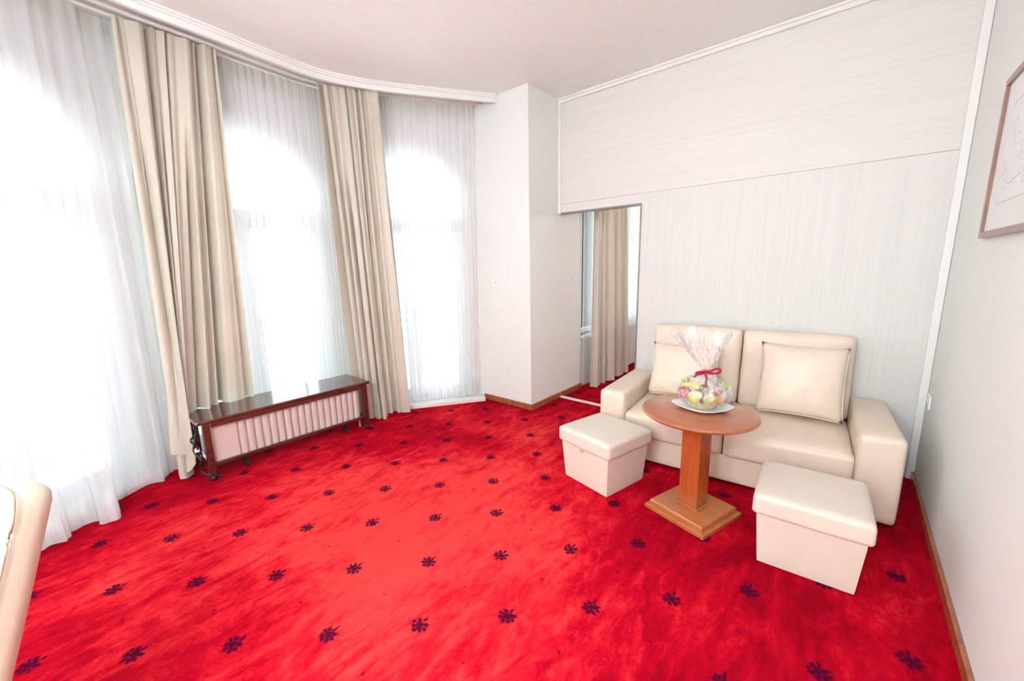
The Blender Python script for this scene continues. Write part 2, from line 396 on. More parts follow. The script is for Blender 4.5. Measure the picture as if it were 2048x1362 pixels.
def drape(name, top, bot, folds, amp_t, amp_b, mat, seed=0, nu=None, nv=36, parent=None, flip=1, sharp=0.0, ease=1.0, zcut=None, off=0.0, crease=0.0):
    """hanging cloth between a top path and a bottom path with irregular vertical folds"""
    r = random.Random(seed); nu = nu or max(40, int(folds * 16))
    T = smooth_path(top, nu); B = smooth_path(bot, nu)
    # irregular fold phase
    ks = [0.6 + 0.9 * r.random() for _ in range(int(folds * 2) + 2)]; cum = [0]
    for k in ks: cum.append(cum[-1] + k)
    tot = cum[int(folds * 2)]
    def phase(u):
        x = u * tot; i = 0
        while cum[i + 1] < x and i < len(ks) - 1: i += 1
        return PI * (i + (x - cum[i]) / ks[i])
    drift = [r.uniform(-1, 1) for _ in range(8)]
    nc = int(folds * 1.6); cr = [((k + .5 + .38 * r.uniform(-1, 1)) / nc, r.uniform(.35, 1.0), r.uniform(.10, .22) / nc, r.uniform(-.012, .012), r.choice((0, 0, 0, .25))) for k in range(nc)]
    bm = bmesh.new(); grid = []
    for j in range(nv + 1):
        v = j / nv; row = []
        ve = v ** ease
        amp = amp_t + (amp_b - amp_t) * (v ** 0.7)
        for i in range(nu):
            u = i / (nu - 1)
            p = T[i].lerp(B[i], ve); p.z = T[i].z + (B[i].z - T[i].z) * v
            ia, ib = max(i - 3, 0), min(i + 3, nu - 1)
            d = (T[ib].lerp(B[ib], ve) - T[ia].lerp(B[ia], ve)); d.z = 0; d.normalize()
            n = Vector((-d.y, d.x, 0)) * flip
            ph = phase(min(1, max(0, u))) + 0.5 * v * math.sin(u * 9 + drift[0] * 3)
            s = math.sin(ph); s = math.copysign(abs(s) ** (1 - sharp), s) if sharp else s
            a = amp * (0.75 + 0.35 * math.sin(u * 13 + drift[1] * 5 + v * 1.5))
            w = a * s + (0.1 if crease else 0.25) * amp * math.sin(2.7 * ph + drift[2] * 4 + v * 2) + 0.012 * v * math.sin(u * 6 + drift[3] * 6)
            if crease:
                for (cu, cd, cwid, cdr, cst) in cr:
                    kv = min(1, max(0, (v - cst) / .18 + .25)) if cst else 1
                    w -= crease * (.45 + .55 * v) * cd * kv * math.exp(-((u - cu - cdr * math.sin(v * 2.2)) / cwid) ** 2)
            p = p + n * (w + off) + d * (0.35 * a * math.sin(2 * ph + 0.6) * (1 if sharp else 0.6))
            row.append(p)
        grid.append(row)
    if zcut: grid = grid[int(zcut[0] * nv):int(zcut[1] * nv) + 1]
    vs = [[bm.verts.new(p) for p in row] for row in grid]
    for a, b in zip(vs, vs[1:]):
        for i in range(nu - 1): bm.faces.new((a[i], a[i + 1], b[i + 1], b[i]))
    o = obj(name, bm, mat, parent, smooth=True)
    return o

# ---------------------------------------------------------------- room shell
H = 3.19
B0 = (-4.0, 0.42); B1 = (-4.0, 2.02); C1 = (-3.2, 3.22); A1 = (-3.2, -0.78)
PC = (-2.485, 3.23); PD = (-2.485, 4.25); AC = (-2.485, -0.79)
XR = 0.468; YB = 3.75; YBACK = -3.2; YN = 7.2; XN = 3.0

# floor follows the rooms (carpet runs through the opening)
bm = bmesh.new()
poly = [B0, B1, C1, PC, (-2.485, YB), (-2.60, YB), (-2.60, YN), (XN, YN), (XN, YB + .05), (XR, YB + .05), (XR, YBACK), (-2.485, YBACK), AC, A1]
vs = [bm.verts.new((x, y, 0)) for x, y in poly]; bm.faces.new(vs)
ext = bmesh.ops.extrude_face_region(bm, geom=bm.faces[:])
for v in [g for g in ext['geom'] if isinstance(g, bmesh.types.BMVert)]: v.co.z -= 0.1
bmesh.ops.triangulate(bm, faces=bm.faces[:])
struct(obj('floor', bm, M['carpet']))
bm = bmesh.new(); box_bm((-4.6, YBACK - .3, H), (XN + .2, YN + .2, H + .15), bm=bm)
struct(obj('ceiling', bm, M['ceiling']))

def arch_z(t, hw, spring, rise):
    return spring + rise * math.sqrt(max(0, 1 - (t / hw) ** 2))

def bay_wall(name, p0, p1, cx, hw, spring, rise, sill, thick=0.26, outward=1):
    """wall from p0 to p1 with one arched opening; local s along, outward to the chosen side"""
    d = Vector((p1[0] - p0[0], p1[1] - p0[1], 0)); L = d.length; d.normalize(); n = Vector((-d.y, d.x, 0)) * outward
    def P(s, o, z): return Vector((p0[0], p0[1], 0)) + d * s + n * o + Vector((0, 0, z))
    bm = bmesh.new()
    ns = 28
    ss = [cx - hw * math.cos(PI * i / ns) for i in range(ns + 1)]
    for o in (0, thick):
        e0 = -0.0 if o == 0 else -0.10; e1 = L if o == 0 else L + 0.10
        def quad(s0, s1, z0a, z0b, z1):
            bm.faces.new([bm.verts.new(P(s0, o, z0a)), bm.verts.new(P(s1, o, z0b)), bm.verts.new(P(s1, o, z1)), bm.verts.new(P(s0, o, z1))])
        quad(e0, cx - hw, -0.05, -0.05, H + .1); quad(cx + hw, e1, -0.05, -0.05, H + .1)
        for a, b in zip(ss, ss[1:]):
            quad(a, b, arch_z(a - cx, hw, spring, rise), arch_z(b - cx, hw, spring, rise), H + .1)
        quad(cx - hw, cx + hw, -0.05, -0.05, sill)
    edge = [(cx - hw, sill)] + [(a, arch_z(a - cx, hw, spring, rise)) for a in ss] + [(cx + hw, sill), (cx - hw, sill)]
    for (a, za), (b, zb) in zip(edge, edge[1:]):
        bm.faces.new([bm.verts.new(P(a, 0, za)), bm.verts.new(P(b, 0, zb)), bm.verts.new(P(b, thick, zb)), bm.verts.new(P(a, thick, za))])
    o = struct(obj(name, bm, M['wall']))
    return d, n, L

wins = []
SPR, RISE = 2.18, 0.52
wins.append(('window_2',) + bay_wall('wall_left', B0, B1, 0.80, 0.66, SPR, RISE, 0.04) + (B0, 0.80, 0.66))
wins.append(('window_3',) + bay_wall('wall_left.001', B1, C1, 0.70, 0.61, SPR, RISE, 0.04) + (B1, 0.70, 0.61))
wins.append(('window_1',) + bay_wall('wall_left.002', B0, A1, 0.72, 0.62, SPR, RISE, 0.04, outward=-1) + (B0, 0.72, 0.62))

# pier between the two bays, near side wall, right wall, rear wall
bm = bmesh.new()
pts = [C1, PC, PD, (-2.74, 4.25), (-3.4, 3.5)]
lo = [bm.verts.new((x, y, -.05)) for x, y in pts]; hi = [bm.verts.new((x, y, H + .1)) for x, y in pts]
for i in range(len(pts)): bm.faces.new((lo[i], lo[(i + 1) % len(pts)], hi[(i + 1) % len(pts)], hi[i]))
bm.faces.new(lo); bm.faces.new(hi)
struct(obj('wall_pier', bm, M['wall']), 'pier between the bay and the opening')
bm = bmesh.new()
pts = [A1, AC, (-2.485, -1.25), (-2.74, -1.25), (-3.4, -1.05)]
lo = [bm.verts.new((x, y, -.05)) for x, y in pts]; hi = [bm.verts.new((x, y, H + .1)) for x, y in pts]
for i in range(len(pts)): bm.faces.new((lo[i], lo[(i + 1) % len(pts)], hi[(i + 1) % len(pts)], hi[i]))
bm.faces.new(lo); bm.faces.new(hi)
struct(obj('wall_pier.001', bm, M['wall']))
bm = box_bm((XR, YBACK - .2, -.05), (XR + .2, YB + .12, H + .1)); struct(obj('wall_right', bm, M['wall']))
bm = box_bm((-2.74, YBACK - .2, -.05), (XR, YBACK, H + .1)); struct(obj('wall_rear', bm, M['wall']))

# side wall with window behind the camera (the bay's neighbour)
def side_window_wall(name, x, y0, y1, wy0, wy1, z0, z1, thick=.25):
    bm = bmesh.new()
    for (a, b, c_, d_) in ((y0, wy0, -.05, H + .1), (wy1, y1, -.05, H + .1), (wy0, wy1, -.05, z0), (wy0, wy1, z1, H + .1)):
        box_bm((x - thick, a, c_), (x, b, d_), bm=bm)
    struct(obj(name, bm, M['wall']))
side_window_wall('wall_left.003', -2.485, YBACK, -1.25, -2.9, -1.6, 0.1, 2.6)
side_window_wall('wall_next_room_left', -2.50, 4.25, YN, 4.27, 6.0, 0.66, 2.75, .24)
bm = box_bm((-2.74, YN, -.05), (XN, YN + .2, H + .1)); struct(obj('wall_next_room_far', bm, M['wall']))
bm = box_bm((XN, YB, -.05), (XN + .2, YN + .2, H + .1)); struct(obj('wall_next_room_right', bm, M['wall']))

# partition wall: ribbed paper soffit above the opening, wide lower panel
XO = -1.562
bm = box_bm((-2.485, YB, 2.16), (XR, YB + .09, H + .02)); w = struct(obj('wall_back', bm, M['paper_h']))
bm = box_bm((-2.485, YB, 2.075), (XO, YB + .09, 2.158)); struct(obj('wall_back.001', bm, M['paper_h']))
bm = box_bm((XO, YB, -.05), (XR, YB + .09, 2.158)); struct(obj('wall_back.002', bm, M['paper_v']))
bm = box_bm((XR, YB + .03, -.05), (XN, YB + .09, H + .02)); struct(obj('wall_next_room_front', bm, M['wall']))
# metal profiles around the opening
bm = box_bm((-2.485, YB - .002, 2.060), (XO, YB + .092, 2.074)); struct(obj('trim_1', bm, M['edge']), 'dark edge under the soffit')
bm = box_bm((XO - .014, YB - .004, 0), (XO - .001, YB + .094, 2.060)); struct(obj('trim_2', bm, M['edge']), 'grey metal edge of the opening')
bm = box_bm((-2.484, YB - .018, 2.060), (-2.452, YB - .001, H - .04), .004); struct(obj('trim_3', bm, M['trim']), 'white strip at the end of the soffit')
bm = box_bm((XR - .044, YB - .028, 0), (XR - .001, YB - .001, H - .04), .006); struct(obj('trim_4', bm, M['trim']), 'white corner strip')
bm = box_bm((-2.485, YB - .022, H - .045), (XR, YB - .001, H), .006)
box_bm((-2.485, YB - .040, H - .018), (XR, YB - .021, H), .005, bm=bm); struct(obj('trim_5', bm, M['trim']), 'white cove along the ceiling')
bm = box_bm((-2.484, YB + .01, 0.0), (XO - .015, YB + .055, 0.014), .003); struct(obj('trim_6', bm, M['sill']), 'pale threshold strip across the opening')

# baseboards
bm = box_bm((XR - .018, YBACK, 0), (XR - .001, YB - .03, .062), .004); struct(obj('baseboard_right', bm, M['base']))
bm = oriented_box((-3.155, 3.222), (-2.467, 3.232), .018, 0, .062, -1, .003); struct(obj('baseboard_left', bm, M['base']))
bm = box_bm((-2.484, 3.214, 0), (-2.467, 4.25, .062), .003); struct(obj('baseboard_left.001', bm, M['base']))
# white plinth in front of the balcony doors
bm = oriented_box((-3.96, 2.02), (-3.17, 3.205), .11, 0, .045, -1, .006); struct(obj('trim_7', bm, M['sill']), 'white door plinth')
bm = oriented_box((-3.96, 0.42), (-3.17, -0.765), .11, 0, .045, 1, .006); struct(obj('trim_8', bm, M['sill']))

# cornice board that hides the curtain rail
path = [(-2.872, -0.776), (-3.2, -.26), (-3.47, .24), (-3.555, .62), (-3.585, 1.0), (-3.635, 1.5), (-3.64, 1.86), (-3.50, 2.24), (-3.22, 2.70), (-2.875, 3.215)]
cp = smooth_path([(x, y, 0) for x, y in path], 60)
def strip_along(cp, o0, o1, z0, z1, bm):
    secs = []
    for i, p in enumerate(cp):
        t = (cp[min(i + 1, len(cp) - 1)] - cp[max(i - 1, 0)]).normalized(); n = Vector((t.y, -t.x, 0))
        secs.append([bm.verts.new(p + n * o + Vector((0, 0, z))) for o, z in ((o0, z0), (o1, z0), (o1, z1), (o0, z1))])
    for A, B in zip(secs, secs[1:]):
        for k in range(4): bm.faces.new((A[k], A[(k + 1) % 4], B[(k + 1) % 4], B[k]))
    bm.faces.new(secs[0]); bm.faces.new(secs[-1])
bm = bmesh.new(); strip_along(cp, -.022, 0, 3.118, H, bm)
strip_along(cp, 0.0, .008, 3.118, 3.130, bm); strip_along(cp, 0.0, .030, H - .014, H, bm); strip_along(cp, 0.0, .016, H - .028, H - .014, bm)
struct(obj('trim_9', bm, M['trim'], auto=30), 'white curved cornice board')
bm = bmesh.new(); strip_along(cp, -.19, -.165, 3.145, 3.16, bm); strip_along(cp, -.30, -.275, 3.145, 3.16, bm)
struct(obj('trim_10', bm, M['trim'], auto=30), 'double curtain rail behind the cornice')

# ---------------------------------------------------------------- windows
def french_window(name, d, n, L, p0, cx, hw):
    root = bpy.data.objects.new(name, None); C.objects.link(root); root['kind'] = 'structure'; root['label'] = 'arched balcony door window with fanlight'
    org = Vector((p0[0], p0[1], 0))
    mtx = Matrix(((d.x, n.x, 0, org.x), (d.y, n.y, 0, org.y), (0, 0, 1, 0), (0, 0, 0, 1)))
    root.matrix_world = mtx
    y0, y1 = .10, .17
    z0 = 0.045
    # outer frame following jambs and arch
    bm = bmesh.new(); nseg = 28
    outer = [(cx - hw, z0)] + [(cx - hw * math.cos(PI * i / nseg), arch_z(hw * math.cos(PI * i / nseg), hw, SPR, RISE)) for i in range(nseg + 1)] + [(cx + hw, z0)]
    h2 = hw - .055
    inner = [(cx - h2, z0)] + [(cx - h2 * math.cos(PI * i / nseg), arch_z(h2 * math.cos(PI * i / nseg), h2, SPR, RISE - .055)) for i in range(nseg + 1)] + [(cx + h2, z0)]
    ring = []
    for (a, za), (b, zb) in zip(outer, inner):
        ring.append([bm.verts.new(q) for q in ((a, y0, za), (b, y0, zb), (b, y1, zb), (a, y1, za))])
    for A_, B_ in zip(ring, ring[1:]):
        for k in range(4): bm.faces.new((A_[k], A_[(k + 1) % 4], B_[(k + 1) % 4], B_[k]))
    bm.faces.new(ring[0]); bm.faces.new(ring[-1])
    obj('frame', bm, M['frame'], root, auto=30)
    obj('transom', box_bm((cx - h2, y0 - .01, 1.965), (cx + h2, y1 + .005, 2.055), .008), M['frame'], root)
    # fanlight glass
    bm = bmesh.new(); top = [(cx - h2 * math.cos(PI * i / nseg), arch_z(h2 * math.cos(PI * i / nseg), h2, SPR, RISE - .055)) for i in range(nseg + 1)]
    bm.faces.new([bm.verts.new((a, .135, z)) for a, z in top] + [bm.verts.new((cx + h2, .135, 2.05)), bm.verts.new((cx - h2, .135, 2.05))])
    obj('fanlight_pane', bm, M['glass'], root)
    for k, (a, b) in enumerate(((cx - h2, cx - .004), (cx + .004, cx + h2))):
        st = .075
        bm = bmesh.new()
        box_bm((a, y0 + .005, z0), (a + st, y1 - .005, 1.965), .006, bm=bm); box_bm((b - st, y0 + .005, z0), (b, y1 - .005, 1.965), .006, bm=bm)
        box_bm((a + st, y0 + .005, z0), (b - st, y1 - .005, z0 + .11), .004, bm=bm); box_bm((a + st, y0 + .005, 1.89), (b - st, y1 - .005, 1.965), .004, bm=bm)
        leaf = obj('door_leaf', bm, M['frame'], root)
        obj('pane', box_bm((a + st, .134, z0 + .11), (b - st, .138, 1.89)), M['glass'], leaf)
    hb = box_bm((cx + .02, y0 - .012, .98), (cx + .045, y0 + .005, 1.12), .004); box_bm((cx + .025, y0 - .035, 1.06), (cx + .11, y0 - .02, 1.075), .004, bm=hb); box_bm((cx + .025, y0 - .03, 1.06), (cx + .04, y0 - .01, 1.075), bm=hb)
    obj('handle', hb, M['frame'], root)
    # light portal in the opening (guides sky sampling only)
    ld = bpy.data.lights.new('portal', 'AREA'); ld.shape = 'RECTANGLE'; ld.size = 2 * hw; ld.size_y = 2.7; ld.cycles.is_portal = True
    lo = bpy.data.objects.new('portal', ld); C.objects.link(lo)
    pos = org + d * cx + n * 0.30 + Vector((0, 0, 1.37)); z = n  # area lights shine along -Z, so +Z points outward
    xax = d; yax = z.cross(xax)
    lo.matrix_world = Matrix(((xax.x, yax.x, z.x, pos.x), (xax.y, yax.y, z.y, pos.y), (xax.z, yax.z, z.z, pos.z), (0, 0, 0, 1)))
    return root
for w_ in wins: french_window(w_[0], w_[1], w_[2], w_[3], w_[4], w_[5], w_[6])

def plain_window(name, x, ya, yb, za, zb):
    root = bpy.data.objects.new(name, None); C.objects.link(root); root['kind'] = 'structure'
    xm = x - .12
    bm = bmesh.new()
    for (a, b, c_, d_) in ((ya, ya + .06, za, zb), (yb - .06, yb, za, zb), (ya + .06, yb - .06, za, za + .06), (ya + .06, yb - .06, zb - .06, zb), ((ya + yb) / 2 - .04, (ya + yb) / 2 + .04, za + .06, zb - .06)):
        box_bm((xm - .03, a, c_), (xm + .03, b, d_), .004, bm=bm)
    obj('frame', bm, M['frame'], root)
    for a, b in ((ya + .06, (ya + yb) / 2 - .04), ((ya + yb) / 2 + .04, yb - .06)):
        obj('pane', box_bm((xm - .002, a, za + .06), (xm + .002, b, zb - .06)), M['glass'], root)
    obj('window_sill', box_bm((x - .1, ya - .03, za - .03), (x + .04, yb + .03, za), .006), M['frame'], root)
    ld = bpy.data.lights.new('portal', 'AREA'); ld.shape = 'RECTANGLE'; ld.size = yb - ya; ld.size_y = zb - za; ld.cycles.is_portal = True
    lo = bpy.data.objects.new('portal', ld); C.objects.link(lo); lo.location = (x - .26, (ya + yb) / 2, (za + zb) / 2)
    lo.rotation_euler = (PI / 2, 0, -PI / 2)
    return root
plain_window('window_4', -2.50, 4.27, 6.0, .66, 2.75)
plain_window('window_5', -2.485, -2.9, -1.6, .10, 2.6)

# ---------------------------------------------------------------- balcony outside
bal = smooth_path([(x, y, 0) for x, y in ((-3.3, -1.75), (-4.15, -.95), (-4.85, .05), (-4.95, 1.22), (-4.85, 2.4), (-4.15, 3.4), (-3.3, 4.2))], 61)
bm = bmesh.new()
inner = [(-3.4, -1.1), (-4.25, .36), (-4.27, 2.08), (-3.4, 3.5)]
vs = [bm.verts.new((p.x, p.y, -.08)) for p in bal] + [bm.verts.new((x, y, -.08)) for x, y in inner[::-1]]
f = bm.faces.new(vs); e = bmesh.ops.extrude_face_region(bm, geom=[f])
for v in [g for g in e['geom'] if isinstance(g, bmesh.types.BMVert)]: v.co.z -= .15
bmesh.ops.triangulate(bm, faces=bm.faces[:])
struct(obj('balcony_floor', bm, M['balcony']))
rail = thing('balcony_railing', 'pale iron balcony railing with diagonal bars seen through the sheer curtains', 'railing', (-4.9, 1.2, -.08))
def rel(p, o=rail): return Vector(p) - Vector(o.location)
for z in (.02, .50, .62, .74, .86):
    obj('rail_bar', tube([rel((p.x, p.y, z)) for p in bal], .011, 6), M['rail'], rail)
obj('handrail', tube([rel((p.x, p.y, 1.0)) for p in bal], .026, 8), M['rail'], rail)
for k in range(0, 61, 6):
    p = bal[k]; obj('post', tube([rel((p.x, p.y, -.08)), rel((p.x, p.y, 1.0))], .018, 6), M['rail'], rail)
for k in range(0, 60, 6):
    for m_ in range(3):
        a, b = bal[k + m_ * 2], bal[min(60, k + m_ * 2 + 2)]
        c_ = bal[k + 3]
        lo_ = (a.x, a.y, .02); hi_ = (bal[k + 6 - m_ * 2].x, bal[k + 6 - m_ * 2].y, .50 - .08 * m_)
        obj('diagonal_bar', tube([rel(lo_), rel(hi_)], .008, 5), M['rail'], rail)

# ---------------------------------------------------------------- curtains
def on_bay(seg, s, off):
    """point at s along wall segment, off inward"""
    if seg == 'A': p, d, n = B0, Vector((.555, -.832)), Vector((.832, .555))
    elif seg == 'B': p, d, n = B0, Vector((0, 1)), Vector((1, 0))
    else: p, d, n = B1, Vector((.555, .832)), Vector((.832, -.555))
    return (p[0] + d.x * s + n.x * off, p[1] + d.y * s + n.y * off)
ZT = 3.14
# left sheer
top = [on_bay('A', 1.40, .10), on_bay('A', .9, .11), on_bay('A', .4, .12), (-3.86, .44), (-3.865, .52)]
bot = [(-2.98, -.62), (-3.14, -.40), (-3.255, -.211), (-3.334, -.107), (-3.47, .015), (-3.36, .04), (-3.415, .145), (-3.60, .12), (-3.655, .20), (-3.73, .36), (-3.79, .45), (-3.84, .52)]
sc = tag(drape('sheer_curtain', [p + (ZT,) for p in top], [p + (.012,) for p in bot], 7.5, .026, .040, M['sheer'], 3, nv=40, nu=260), 'white sheer curtain trailing on the red carpet behind the ivory chair', 'curtain')
drape('hem', [p + (ZT,) for p in top], [p + (.012,) for p in bot], 7.5, .026, .040, M['hem'], 3, nv=40, nu=260, zcut=(.95, 1.0), off=.004, parent=sc)
drape('heading_tape', [p + (ZT,) for p in top], [p + (.012,) for p in bot], 7.5, .026, .040, M['tape'], 3, nv=40, nu=260, zcut=(0, .03), off=.004, parent=sc)
# middle sheer, behind the bench
top = [(-3.91, .56, ZT), (-3.90, 1.2, ZT), (-3.90, 2.0, ZT)]
bot = [(-3.93, .56, .05), (-3.93, 1.2, .05), (-3.92, 2.0, .05)]
sc = tag(drape('sheer_curtain', top, bot, 26, .010, .014, M['sheer'], 5, nv=30), 'white sheer curtain behind the dark bench', 'curtain')
drape('heading_tape', top, bot, 26, .010, .014, M['tape'], 5, nv=30, zcut=(0, .034), off=.004, parent=sc)
# right sheer
top = [on_bay('C', .0, .10) + (ZT,), on_bay('C', .7, .10) + (ZT,), on_bay('C', 1.42, .09) + (ZT,)]
bot = [on_bay('C', .03, .08) + (.06,), on_bay('C', .7, .07) + (.075,), on_bay('C', 1.40, .06) + (.06,)]
sc = tag(drape('sheer_curtain', top, bot, 20, .010, .016, M['sheer'], 9, nv=30), 'white sheer curtain over the balcony door beside the white pier', 'curtain')
drape('hem', top, bot, 20, .010, .016, M['hem'], 9, nv=30, zcut=(.95, 1.0), off=.004, parent=sc)
drape('heading_tape', top, bot, 20, .010, .016, M['tape'], 9, nv=30, zcut=(0, .034), off=.004, parent=sc)
# beige curtains
top = [(-3.775, .565, ZT), (-3.775, .7, ZT), (-3.775, .9, ZT), (-3.775, 1.12, ZT)]
bot = [(-3.70, .47, .02), (-3.64, .50, .01), (-3.615, .555, .02), (-3.66, .572, .38), (-3.74, .64, .4668), (-3.79, .74, .4668), (-3.80, .88, .4668), (-3.80, .98, .4668), (-3.80, 1.06, .4668)]
c1 = tag(drape('curtain', top, bot, 6, .016, .026, M['curtain'], 12, nu=360, nv=50, crease=.14, flip=-1), 'beige satin curtain bunched over the left end of the dark bench', 'curtain')
top = [(-3.78, 1.86, ZT), (-3.70, 2.02, ZT), (-3.60, 2.17, ZT), (-3.51, 2.30, ZT)]
bot = [(-3.80, 1.95, .04), (-3.68, 1.97, .03), (-3.56, 2.02, .012), (-3.50, 2.11, .012), (-3.55, 2.20, .03), (-3.49, 2.33, .012), (-3.50, 2.42, .012)]
c2 = tag(drape('curtain', top, bot, 4.5, .016, .026, M['curtain'], 21, nu=320, nv=50, crease=.14, flip=-1), 'beige satin curtain hanging to the floor at the right end of the bench', 'curtain')
# next room
top = [(-2.478, 4.258, 2.95), (-2.42, 4.33, 2.95), (-2.42, 5.1, 2.95), (-2.42, 6.1, 2.95)]
bot = [(-2.478, 4.258, .05), (-2.42, 4.33, .05), (-2.42, 5.1, .05), (-2.42, 6.1, .05)]
tag(drape('sheer_curtain', top, bot, 18, .012, .016, M['sheer'], 31, nv=24), 'white sheer curtain in the next room seen through the opening', 'curtain')
top = [(-2.30, 4.24, 2.95), (-2.30, 4.6, 2.95), (-2.30, 5.0, 2.95)]
bot = [(-2.30, 4.28, .02), (-2.30, 4.75, .02), (-2.30, 5.24, .02)]
tag(drape('curtain', top, bot, 4.5, .016, .03, M['curtain'], 33, nu=260, crease=.12, flip=-1), 'beige curtain in the next room seen through the opening', 'curtain')
bm = box_bm((-2.46, 4.27, 2.96), (-2.30, 6.2, 3.03), .004); struct(obj('trim_11', bm, M['trim']), 'curtain board in the next room')

# ---------------------------------------------------------------- bench over the radiator
bench = thing('bench', 'long dark mahogany bench with glossy top standing over the radiator', 'bench', (-3.645, 1.255, 0))
o = bench.location
def bbox(name, lo, hi, mat, bev=.004, root=bench):
    return obj(name, box_bm([a - b for a, b in zip(lo, root.location)], [a - b for a, b in zip(hi, root.location)], bev), mat, root)
bbox('bench_top', (-3.862, .582, .438), (-3.428, 1.928, .466), M['bench'], .008)
bbox('apron', (-3.452, .665, .405), (-3.436, 1.850, .437), M['bench'])
bbox('apron', (-3.845, .665, .395), (-3.83, 1.850, .437), M['bench'])
for x0, y0 in ((-3.477, .617), (-3.477, 1.850), (-3.85, .617), (-3.85, 1.850)):
    leg = bbox('leg', (x0, y0, .050), (x0 + .044, y0 + .044, .437), M['bench'])
    obj('foot', lathe([(0, 0), (.017, .002), (.022, .012), (.020, .026), (.013, .036), (.012, .043), (.020, .050), (0, .050)], 14, c=(x0 + .022 - o.x, y0 + .022 - o.y, 0)), M['dark'], leg, smooth=True)
bbox('front_rail', (-3.4668, .662, .105), (-3.440, 1.849, .132), M['bench'])
bbox('side_rail', (-3.80, .630, .105), (-3.48, .650, .132), M['bench'])
bbox('side_rail', (-3.80, 1.862, .105), (-3.48, 1.882, .132), M['bench'])

rad = thing('radiator', 'white ribbed panel radiator standing under the dark bench', 'radiator', (-3.54, 1.26, 0))
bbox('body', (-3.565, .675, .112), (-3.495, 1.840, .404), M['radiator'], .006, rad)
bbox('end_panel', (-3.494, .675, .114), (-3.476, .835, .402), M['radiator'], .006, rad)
nr = 18
r0 = None
for k in range(nr):
    y = .868 + k * (1.80 - .868) / (nr - 1)
    if r0 is None:
        bmr = bmesh.new()
        prof = [(-.5, 0), (-.38, .016), (-.2, .021), (0, .022), (.2, .021), (.38, .016), (.5, 0)]
        lo_, hi_ = .118, .398
        ra = [bmr.verts.new((b, a * .050, lo_)) for a, b in prof]; rb = [bmr.verts.new((b, a * .050, hi_ - .01)) for a, b in prof]; rc = [bmr.verts.new((b * .3, a * .040, hi_)) for a, b in prof]
        for A_, B_ in ((ra, rb), (rb, rc)):
            for i in range(len(prof) - 1): bmr.faces.new((A_[i], A_[i + 1], B_[i + 1], B_[i]))
        bmr.faces.new(ra); bmr.faces.new(rc)
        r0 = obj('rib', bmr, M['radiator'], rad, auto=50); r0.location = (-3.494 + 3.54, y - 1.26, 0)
    else:
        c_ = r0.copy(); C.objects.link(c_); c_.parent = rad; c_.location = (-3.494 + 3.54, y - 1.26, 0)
for y in (.86, 1.68):
    bbox('radiator_foot', (-3.55, y, 0), (-3.51, y + .03, .112), M['dark'], .003, rad)
obj('valve', lathe([(0, 0), (.016, .0), (.018, .012), (.018, .035), (.012, .05), (0, .052)], 14, c=(-3.545 + 3.54, .655 - 1.26, .17)), M['china'], rad, smooth=True)
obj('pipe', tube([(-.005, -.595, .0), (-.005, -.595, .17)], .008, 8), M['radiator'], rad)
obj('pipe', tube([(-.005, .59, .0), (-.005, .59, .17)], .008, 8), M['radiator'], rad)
cab = tag(obj('power_cable', tube(smooth_path([(-3.56, .585, .42), (-3.55, .60, .36), (-3.585, .565, .30), (-3.53, .59, .25), (-3.58, .58, .20), (-3.54, .60, .13), (-3.56, .59, .06), (-3.50, .64, .012), (-3.46, .70, .012)], 60), .007, 6), M['dark'], smooth=True), 'black cable looping down beside the left end of the dark bench', 'cable')
obj('cable_loop', tube(smooth_path([(-3.555, .60, .36), (-3.52, .575, .30), (-3.56, .57, .22), (-3.52, .60, .16), (-3.55, .585, .11)], 40), .007, 6), M['dark'], cab, smooth=True)
obj('plug', box_bm((-3.56, .570, .215), (-3.535, .600, .245), .004), M['china'], cab)

# ---------------------------------------------------------------- sofa
sofa = thing('sofa', 'cream leather two-seat sofa against the back wall', 'sofa', (-1.446, 2.767, 0), math.radians(4.1))
def put(name, bm, loc, rot=(0, 0, 0), parent=sofa, mat=None, smooth=True, auto=40):
    q = obj(name, bm, mat or M['leather'], parent, smooth=smooth, auto=auto); q.location = loc; q.rotation_euler = rot; return q
SW, SD = 1.78, .84
AW = .205
put('base', softbox(SW - 2 * AW + .02, .76, .195, .012, n=8), (SW / 2, .42, .022))
put('base_shade', box_bm((-SW / 2 + .05, -.34, 0), (SW / 2 - .05, .36, .03)), (SW / 2, .44, .0), mat=M['shadow'], smooth=False)  # black box standing in for the shade under the sofa
for k, u in enumerate((AW / 2, SW - AW / 2)):
    put('armrest', softbox(AW, SD - .01, .515, .028, (.004, .003, .006), n=14), (u, SD / 2, .022))
cw = (SW - 2 * AW) / 2
for k in range(2):
    u = AW + cw * (k + .5)
    put('seat_cushion', softbox(cw - .004, .66, .185, .035, (.0, .010, .018), n=18, wrinkle=.003, seed=k * 5), (u, .33 + .002, .217), (math.radians(1.5), 0, 0))
for k in range(2):
    u = AW + cw * (k + .5)
    put('back_cushion', softbox(cw - .006, .20, .60, .040, (.0, .014, .006), n=18, wrinkle=.003, seed=30 + k * 5), (u, .72, .385), (math.radians(-7), 0, 0))
put('back_frame', softbox(SW - 2 * AW, .07, .86, .02, n=8), (SW / 2, SD - .02, .022))

